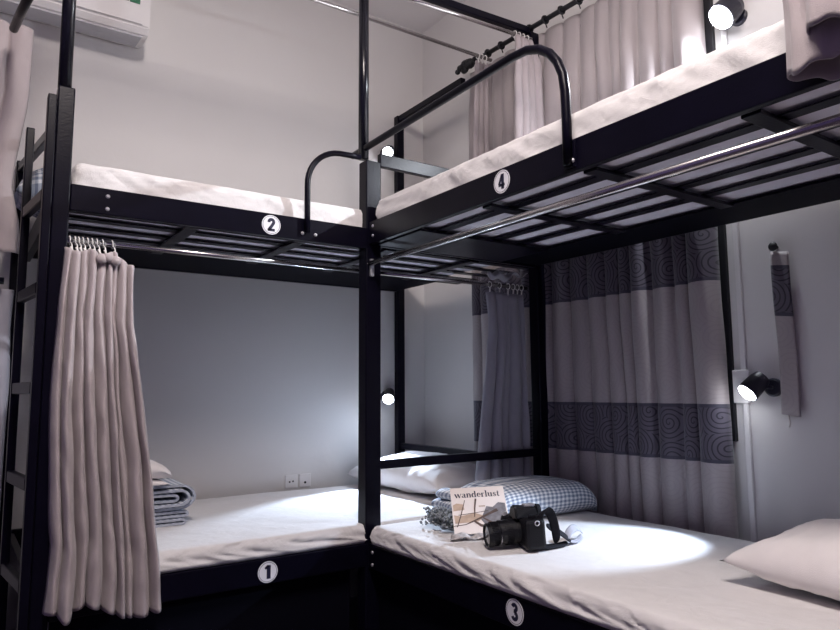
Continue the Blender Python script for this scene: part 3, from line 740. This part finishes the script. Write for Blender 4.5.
# switch plate and outlets
def plate(name, lo, hi, label, cat, holes, ax):
    t = obj(name, B(lo, hi, .003), M['plastic']); tag(t, label, cat)
    for h in holes:
        bm = bmesh.new(); disc(bm, h[:3], ax, h[3], .0012, 14); obj('socket_hole', bm, M['blackmatt'], t)
    return t
plate('switch_plate', (WX - .020, 1.240, 1.000), (WX - .0125, 1.298, 1.112), 'white switch plate on the trim beside the bed 3 lamp', 'switch', [], (-1, 0, 0))
bpy.data.objects['switch_plate']
bm = bmesh.new(); box(bm, (WX - .024, 1.256, 1.05), (WX - .0205, 1.280, 1.085), .002); obj('rocker', bm, M['plastic'], bpy.data.objects['switch_plate'])
plate('power_outlet', (1.372, WY - .008, .576), (1.438, WY, .640), 'white two pin outlet, left of the pair on the wall above bed 1', 'outlet', [(1.395, WY - .008, .606, .0045), (1.413, WY - .008, .608, .0045)], (0, -1, 0))
plate('power_outlet', (1.446, WY - .008, .576), (1.510, WY, .640), 'white wall plate with one dark hole, right one of the pair above bed 1', 'outlet', [(1.478, WY - .008, .598, .006)], (0, -1, 0))

# ------------------------------------------------------------------ air conditioner
ac = thing('air_conditioner', (.2, WY, 2.52), 'white split air conditioner high on the back wall, cut off at top left', 'air conditioner')
bm = bmesh.new()
prof = [(0, 2.50), (-.10, 2.492), (-.185, 2.520), (-.205, 2.575), (-.208, 2.76), (-.16, 2.80), (0, 2.80)]
def extr(bm, prof, x0, x1):
    a = [bm.verts.new((x0, WY + y, z)) for y, z in prof]; b = [bm.verts.new((x1, WY + y, z)) for y, z in prof]
    n = len(prof)
    for i in range(n): bm.faces.new((a[i], a[(i + 1) % n], b[(i + 1) % n], b[i]))
    bm.faces.new(a); bm.faces.new(b[::-1])
extr(bm, [(0, 2.595), (-.07, 2.580), (-.175, 2.570), (-.203, 2.600), (-.205, 2.83), (-.16, 2.86), (0, 2.86)], -.23, .622)
bmesh.ops.bevel(bm, geom=bm.edges, offset=.006, segments=2, affect='EDGES'); obj('housing', bm, M['plastic'], ac)
bm = bmesh.new(); extr(bm, [(-.04, 2.580), (-.172, 2.564), (-.172, 2.570), (-.04, 2.586)], -.20, .596); obj('louver', bm, M['louver'], ac)
bm = bmesh.new(); extr(bm, [(-.2055, 2.604), (-.212, 2.606), (-.212, 2.825), (-.2055, 2.825)], -.215, .590); obj('front_panel', bm, M['plastic'], ac)
bm = bmesh.new(); box(bm, (.534, WY - .2150, 2.692), (.576, WY - .2125, 2.80)); obj('energy_label', bm, M['green'], ac, label='green energy label')
bm = bmesh.new(); box(bm, (.490, WY - .2150, 2.694), (.530, WY - .2125, 2.80)); obj('display_panel', bm, M['blackmatt'], ac)
bm = bmesh.new(); ribbon2d(bm, (.430, WY - .10, 2.5725), (1, 0, 0), (0, -1, -.12), (0, .12, -1), [([(-.02, 0), (.02, 0)], .010)], .0006); obj('maker_mark', bm, M['louver'], ac)

for o_ in ac.children: o_.location.z += .026

# ------------------------------------------------------------------ magazine leaning on the duvet
mg = thing('magazine', (1.50, 1.775, .578), 'magazine titled wanderlust leaning on the gingham duvet, behind the camera', 'magazine')
O = Vector((1.358, 1.774, .583)); ex = Vector((.80, -.60, .0)).normalized(); ey = Vector((.452, .603, .657)).normalized(); ex, ey = ex * .9976 + ey * .07, ey * .9976 - ex * .07; ey = (ey - ex * ey.dot(ex)).normalized(); nn = ex.cross(ey).normalized()
if nn.y > 0: nn = -nn
MW, MH = .183, .190
def flat(bm, pts, h0, h1):
    if h0 > .0078: pts = [(x * MW / .222, y * MH / .205) for x, y in pts]
    a = [bm.verts.new(O + ex * x + ey * y + nn * h0) for x, y in pts]; b = [bm.verts.new(O + ex * x + ey * y + nn * h1) for x, y in pts]
    n = len(pts)
    for i in range(n): bm.faces.new((a[i], a[(i + 1) % n], b[(i + 1) % n], b[i]))
    bm.faces.new(a[::-1]); bm.faces.new(b)
    return bm
rect = lambda x0, y0, x1, y1: [(x0, y0), (x1, y0), (x1, y1), (x0, y1)]
def mpart(name, pts, h0, h1, m): return obj(name, flat(bmesh.new(), pts, h0, h1), m, mg)
mpart('pages', rect(.001, .001, MW - .001, MH - .001), 0, .007, M['pages'])
mpart('front_cover', rect(0, 0, MW, MH), .0071, .0078, M['paper'])
mpart('cover_print', [(.005, .100), (.05, .104), (.048, .128), (.02, .134), (.006, .126)], .0079, .0082, M['tan'])
mpart('cover_print', [(.008, .045), (.10, .05), (.13, .072), (.09, .088), (.03, .076), (.006, .082)], .0079, .0082, M['tan'])
mpart('cover_print', [(.13, .030), (.217, .035), (.217, .125), (.19, .130), (.165, .110), (.14, .115), (.125, .085), (.11, .06)], .0079, .0082, M['grey_print'])
mpart('cover_print', rect(.11, .114, .135, .119), .0079, .0082, M['tan'])
bm = bmesh.new()
ribbon2d(bm, O + nn * .0083, ex, ey, nn, [([(.012, .028), (.028, .075), (.046, .136)], [.003, .0035, .002]), ([(.072, .065), (.076, .10), (.083, .140)], [.003, .005, .006]),
    ([(.0, .032), (.04, .036), (.075, .052), (.12, .075), (.15, .09)], [.002, .003, .006, .008, .012]), ([(.02, .075), (.08, .082), (.12, .088)], [.002, .002, .002]),
    ([(.07, .048), (.09, .03), (.12, .02)], [.006, .01, .014]), ([(.10, .06), (.125, .04), (.15, .015)], [.004, .008, .012])], .0004)
obj('cover_print', bm, M['brown_print'], mg)
T, H = .27, .085   # thick / hair strokes
GL = {
 'w': (1.45, [([(.08, 1), (.42, 0)], T), ([(.42, 0), (.72, .95)], H), ([(.68, 1), (1.0, 0)], T), ([(1.0, 0), (1.33, .98)], H), ([(-.02, .97), (.25, .97)], H), ([(.55, .97), (.85, .97)], H), ([(1.2, .97), (1.45, .97)], H)]),
 'a': (.98, [([(.68, .08), (.68, .72), (.60, .90), (.40, .97), (.16, .86)], [T, T, .2, H, .14]), ([(.66, .56), (.30, .50), (.14, .28), (.22, .06), (.42, .02), (.66, .2)], [H, H, T, .14, H, H]), ([(.68, .1), (.78, .02), (.94, .05)], [T, .12, H])]),
 'n': (1.12, [([(.25, 0), (.25, .97)], T), ([(.25, .72), (.5, .95), (.72, .93), (.84, .72)], [H, .12, .18, T]), ([(.84, .72), (.84, 0)], T), ([(.05, .03), (.45, .03)], H), ([(.65, .03), (1.05, .03)], H), ([(.05, .96), (.3, .96)], H)]),
 'd': (1.08, [([(.80, 0), (.80, 1.55)], T), (arc(.46, .49, .30, .45, 60, 300, 12), [H, .12, .2, T, T, T, T, T, T, .2, .12, H, H]), ([(.6, 1.54), (.82, 1.54)], H), ([(.80, .03), (1.02, .03)], H)]),
 'e': (.95, [([(.22, .52), (.80, .52)], H), (arc(.5, .5, .32, .46, 2, 310, 14), [.22, .16, .12, H, .14, .2, T, T, T, .22, .16, .12, H, H, H])]),
 'r': (.82, [([(.25, 0), (.25, .97)], T), ([(.25, .68), (.45, .94), (.68, .88)], [H, .10, .24]), ([(.05, .03), (.5, .03)], H), ([(.05, .96), (.3, .96)], H)]),
 'l': (.55, [([(.28, 0), (.28, 1.55)], T), ([(.05, .03), (.5, .03)], H), ([(.06, 1.54), (.3, 1.54)], H)]),
 'u': (1.12, [([(.25, .97), (.25, .25), (.40, .05), (.62, .04), (.82, .28)], [T, T, .16, H, H]), ([(.82, 0), (.82, .97)], T), ([(.05, .96), (.3, .96)], H), ([(.6, .96), (.85, .96)], H), ([(.82, .03), (1.05, .03)], H)]),
 's': (.80, [([(.64, .70), (.60, .90), (.38, .97), (.18, .80), (.26, .60), (.54, .42), (.64, .22), (.44, .02), (.18, .07), (.12, .30)], [H, .1, .12, .2, T, T, .2, .12, .1, H])]),
 't': (.70, [([(.30, 1.35), (.30, .15), (.42, .02), (.62, .10)], [.14, T, .14, H]), ([(.04, .95), (.60, .95)], H)]),
}
xs = .014; S = .0190; strokes = []
tot = sum(GL[c][0] for c in 'wanderlust'); S = (MW - .030) / tot
for c in 'wanderlust':
    for pts, w in GL[c][1]:
        strokes.append(([(xs + x * S, .147 + y * S * 1.05) for x, y in pts], [q * S for q in w] if isinstance(w, list) else w * S))
    xs += GL[c][0] * S
bm = bmesh.new(); ribbon2d(bm, O + nn * .0079, ex, ey, nn, strokes, .0005); obj('title', bm, M['ink'], mg, label='black serif title reading wanderlust')
# thin patterned leaflet lying under the magazine foot
bm = bmesh.new(); 
grid(bm, 24, 14, lambda a, b: Vector((1.315 + .8 * .20 * a + .035 * b, 1.740 - .6 * .18 * a + .035 * b - .01 * math.sin(a * 9), .583 + .010 * math.sin(a * 7 + b * 3) ** 2 + .010 * math.sin(a * 15) * b)))
lf = solid(obj('crumpled_paper', bm, simple('speckled_paper', (.60, .57, .57), .8, nscale=90, namt=.45), None, smooth=True), .002); tag(lf, 'crumpled speckled paper lying at the foot of the magazine', 'paper')

# ------------------------------------------------------------------ dried flower bunch
fl = thing('dried_flowers', (1.43, 1.93, .578), 'bunch of grey dried flowers lying left of the magazine', 'flowers')
rnd = random.Random(4)
bs = bmesh.new(); bb = bmesh.new(); bl = bmesh.new()
root = Vector((1.425, 1.835, .586))
for k in range(60):
    end = Vector((1.372 + .070 * rnd.random() , 1.835 + .14 * rnd.random(), .586 + .050 * rnd.random()))
    mid = root.lerp(end, .5) + Vector((0, 0, .012 * rnd.random())); tube(bs, [root + Vector((rnd.uniform(-.01, .01), rnd.uniform(-.01, .01), 0)), mid, end], .0009, 4)
    for j in range(7):
        p = end + Vector((rnd.gauss(0, .010), rnd.gauss(0, .012), abs(rnd.gauss(0, .007))))
        bmesh.ops.create_icosphere(bb, subdivisions=1, radius=rnd.uniform(.0024, .0058), matrix=Matrix.Translation(p))
    for j in range(3):
        p = mid.lerp(end, rnd.random()); q = p + Vector((rnd.uniform(-.016, .016), rnd.uniform(-.016, .016), rnd.uniform(0, .014)))
        tube(bl, [p, p.lerp(q, .5), q], .001, 4, rs=[.0006, .0028, .0004])
obj('stems', bs, M['stem'], fl); obj('blossoms', bb, M['flower'], fl, smooth=True); obj('leaves', bl, M['stem'], fl)

# ------------------------------------------------------------------ DSLR camera
cm = thing('camera', (1.44, 1.57, .577), 'black digital camera lying on bed 3 with lens facing left', 'camera')
# local frame: lens axis a (to the left), up k, side s
a_ = Vector((-.93, .38, -.06)).normalized(); k_ = Vector((0, 0, 1)); s_ = a_.cross(k_).normalized(); k_ = s_.cross(a_).normalized()
C0 = Vector((1.452, 1.548, .634))
FR = (Matrix((s_, a_, k_)).transposed() * 1.12).to_4x4(); FR.translation = C0
def cobj(name, bm, m, smooth=False, label=None):
    bm.transform(FR); return obj(name, bm, m, cm, smooth=smooth, label=label)
# local axes: x = side (towards viewer is +/-), y = lens direction, z = up
bm = bmesh.new(); box(bm, (-.066, -.036, -.046), (.066, .020, .034), .010); cobj('body', bm, M['camera'])
bm = bmesh.new()
v = [(-.028, -.034, .030), (.028, -.034, .030), (.030, .034, .030), (-.030, .034, .030), (-.020, -.028, .056), (.020, -.028, .056), (.017, .030, .062), (-.017, .030, .062)]
vs = [bm.verts.new(p) for p in v]
for f in ((3, 2, 1, 0), (4, 5, 6, 7), (0, 1, 5, 4), (1, 2, 6, 5), (2, 3, 7, 6), (3, 0, 4, 7)): bm.faces.new([vs[i] for i in f])
bmesh.ops.bevel(bm, geom=bm.edges, offset=.004, segments=2, affect='EDGES'); cobj('prism_housing', bm, M['camera'])
bm = bmesh.new(); box(bm, (-.011, -.030, .057), (.011, .000, .063), .001); cobj('hot_shoe', bm, M['screw'])
bm = bmesh.new(); box(bm, (.034, -.030, -.044), (.072, .046, .030), .012); cobj('grip', bm, M['camgrip'])
bm = bmesh.new(); tube(bm, [(0, .018, -.004), (0, .030, -.004), (0, .031, -.004), (0, .075, -.004), (0, .076, -.004), (0, .100, -.008), (0, .106, -.008)], .034, 36, rs=[.031, .031, .0315, .0315, .029, .031, .031])
cobj('lens', bm, M['camera'])
for y0 in (.040, .080):
    bm = bmesh.new()
    for k in range(44):
        t = 2 * pi * k / 44; c = Vector((math.cos(t) * (.0318 if y0 < .06 else .0305), y0, -.006 + math.sin(t) * (.0318 if y0 < .06 else .0305)))
        tube(bm, [c, c + Vector((0, .018, 0))], .0013, 4)
    cobj('focus_ring', bm, M['camgrip'])
bm = bmesh.new(); torus(bm, (0, .0745, -.006), .0298, .0012, (0, 1, 0), 36, 6); cobj('trim_ring', bm, M['screw'], True, 'thin silver ring')
bm = bmesh.new(); torus(bm, (0, .1065, -.008), .0285, .003, (0, 1, 0), 36, 8); cobj('filter_ring', bm, M['camera'], True)
bm = bmesh.new(); sph(bm, (0, .1045, -.008), .026, (1, .12, 1), 24); cobj('front_glass', bm, M['glass'], True)
bm = bmesh.new(); tube(bm, [(.047, .005, .033), (.047, .005, .045)], .013, 24); cobj('mode_dial', bm, M['camgrip'])
bm = bmesh.new(); tube(bm, [(-.045, -.006, .033), (-.045, -.006, .042)], .010, 20); cobj('mode_dial', bm, M['camgrip'])
bm = bmesh.new(); tube(bm, [(.053, .034, .028), (.053, .036, .036)], .007, 16); cobj('shutter_button', bm, M['screw'])
bm = bmesh.new(); torus(bm, (.070, -.010, .024), .006, .0015, (1, 0, 0), 14, 6); torus(bm, (-.070, -.010, .024), .006, .0015, (1, 0, 0), 14, 6); cobj('strap_lug', bm, M['screw'], True)
bm = bmesh.new(); box(bm, (-.036, -.0385, -.036), (.028, -.0355, .016), .001); cobj('rear_screen', bm, M['glass'])
bm = bmesh.new(); tube(bm, [(0, -.036, .044), (0, -.046, .044)], .015, 20, rs=[.017, .015]); cobj('eyecup', bm, M['camgrip'])
# strap
def strap(pts, w, mat, name, up=None):
    bm = bmesh.new(); P = [Vector(p) for p in pts]; rows = []
    for i, p in enumerate(P):
        t = (P[min(i + 1, len(P) - 1)] - P[max(i - 1, 0)]).normalized(); s = up[i] if up else t.cross(Vector((0, 0, 1)))
        s = Vector(s).normalized(); rows.append((bm.verts.new(p - s * w / 2), bm.verts.new(p + s * w / 2)))
    for a, b in zip(rows, rows[1:]): bm.faces.new((a[0], a[1], b[1], b[0]))
    o = obj(name, bm, mat, cm, smooth=True)
    m = o.modifiers.new('s', 'SUBSURF'); m.levels = 2; m.render_levels = 2
    return solid(o, .0022)
strap([(1.455, 1.490, .655), (1.452, 1.478, .690), (1.475, 1.478, .700), (1.505, 1.484, .675), (1.522, 1.486, .625), (1.53, 1.49, .590)], .030, M['strap'], 'strap', [(.2, -.4, .3)] * 6)
strap([(1.50, 1.505, .640), (1.535, 1.500, .628), (1.57, 1.492, .603), (1.588, 1.490, .590)], .034, M['strap'], 'strap', [(.25, .75, .55)] * 4)
strap([(1.46, 1.495, .588), (1.50, 1.488, .583), (1.545, 1.485, .584), (1.575, 1.49, .586)], .03, M['strap'], 'strap', [(.5, .8, .2)] * 4)
strap([(1.575, 1.500, .594), (1.602, 1.508, .614), (1.640, 1.520, .622), (1.675, 1.532, .606), (1.685, 1.535, .598)], .036, M['strapgrey'], 'strap', [(.35, .85, .35)] * 5).__setitem__('label', 'grey lining side of the camera strap')
strap([(1.575, 1.487, .590), (1.61, 1.492, .583), (1.64, 1.503, .586), (1.67, 1.520, .592)], .026, M['strapgrey'], 'strap', [(.4, .9, .1)] * 4).__setitem__('label', 'grey lining side of the camera strap')

# ------------------------------------------------------------------ room lights
def area(name, loc, aim, sx, sy, power, col):
    l = bpy.data.lights.new(name, 'AREA'); l.shape = 'RECTANGLE'; l.size = sx; l.size_y = sy; l.energy = power; l.color = col
    o = bpy.data.objects.new(name, l); COL.objects.link(o); o.location = loc
    o.rotation_euler = (Vector(aim) - Vector(loc)).to_track_quat('-Z', 'Y').to_euler(); return o
# ceiling tube fixture, behind and above the camera
fx = thing('ceiling_light', (.30, .30, CEIL), 'white tube light on the ceiling above the aisle', 'ceiling light')
obj('housing', B((.23, -.30, CEIL - .035), (.37, .90, CEIL - .001), .006), M['plastic'], fx)
obj('tube', tube(bmesh.new(), [(.30, -.27, CEIL - .06), (.30, .87, CEIL - .06)], .014, 16), emit('lit_tube', (1, .93, .92), 5), fx, smooth=True)
area('ceiling_light_lamp', (.30, .30, CEIL - .085), (.42, .75, 0), .12, 1.15, 46, (1.0, .895, .85))
for yy in (-.1, .3, .7):
    pl = bpy.data.lights.new('ceiling_light_glow', 'POINT'); pl.energy = 12.5; pl.shadow_soft_size = .05; pl.color = (1.0, .895, .85)
    po = bpy.data.objects.new('ceiling_light_glow', pl); COL.objects.link(po); po.location = (.30, yy, CEIL - .14)

w = bpy.data.worlds.new('world'); sc.world = w; w.use_nodes = True
w.node_tree.nodes['Background'].inputs[0].default_value = (.30, .27, .42, 1); w.node_tree.nodes['Background'].inputs[1].default_value = .05

# ------------------------------------------------------------------ camera
f, yaw, pit, rol = 673.90, 34.7004, 6.3763, -.36515
a, b, r = map(math.radians, (yaw, pit, rol))
F = Vector((math.sin(a) * math.cos(b), math.cos(a) * math.cos(b), math.sin(b))); R = Vector((math.cos(a), -math.sin(a), 0)); Uv = R.cross(F)
R2 = R * math.cos(r) + Uv * math.sin(r); U2 = -R * math.sin(r) + Uv * math.cos(r)
cd = bpy.data.cameras.new('camera_view'); cd.sensor_width = 36; cd.lens = f / 840 * 36; cd.clip_start = .02
co = bpy.data.objects.new('camera_view', cd); COL.objects.link(co)
m4 = Matrix((R2, U2, -F)).transposed().to_4x4(); m4.translation = (0, 0, 1.05); co.matrix_world = m4
sc.camera = co
sc.view_settings.view_transform = 'Standard'; sc.view_settings.look = 'None'; sc.view_settings.gamma = 1; sc.view_settings.exposure = .15
sc.view_settings.use_curve_mapping = False
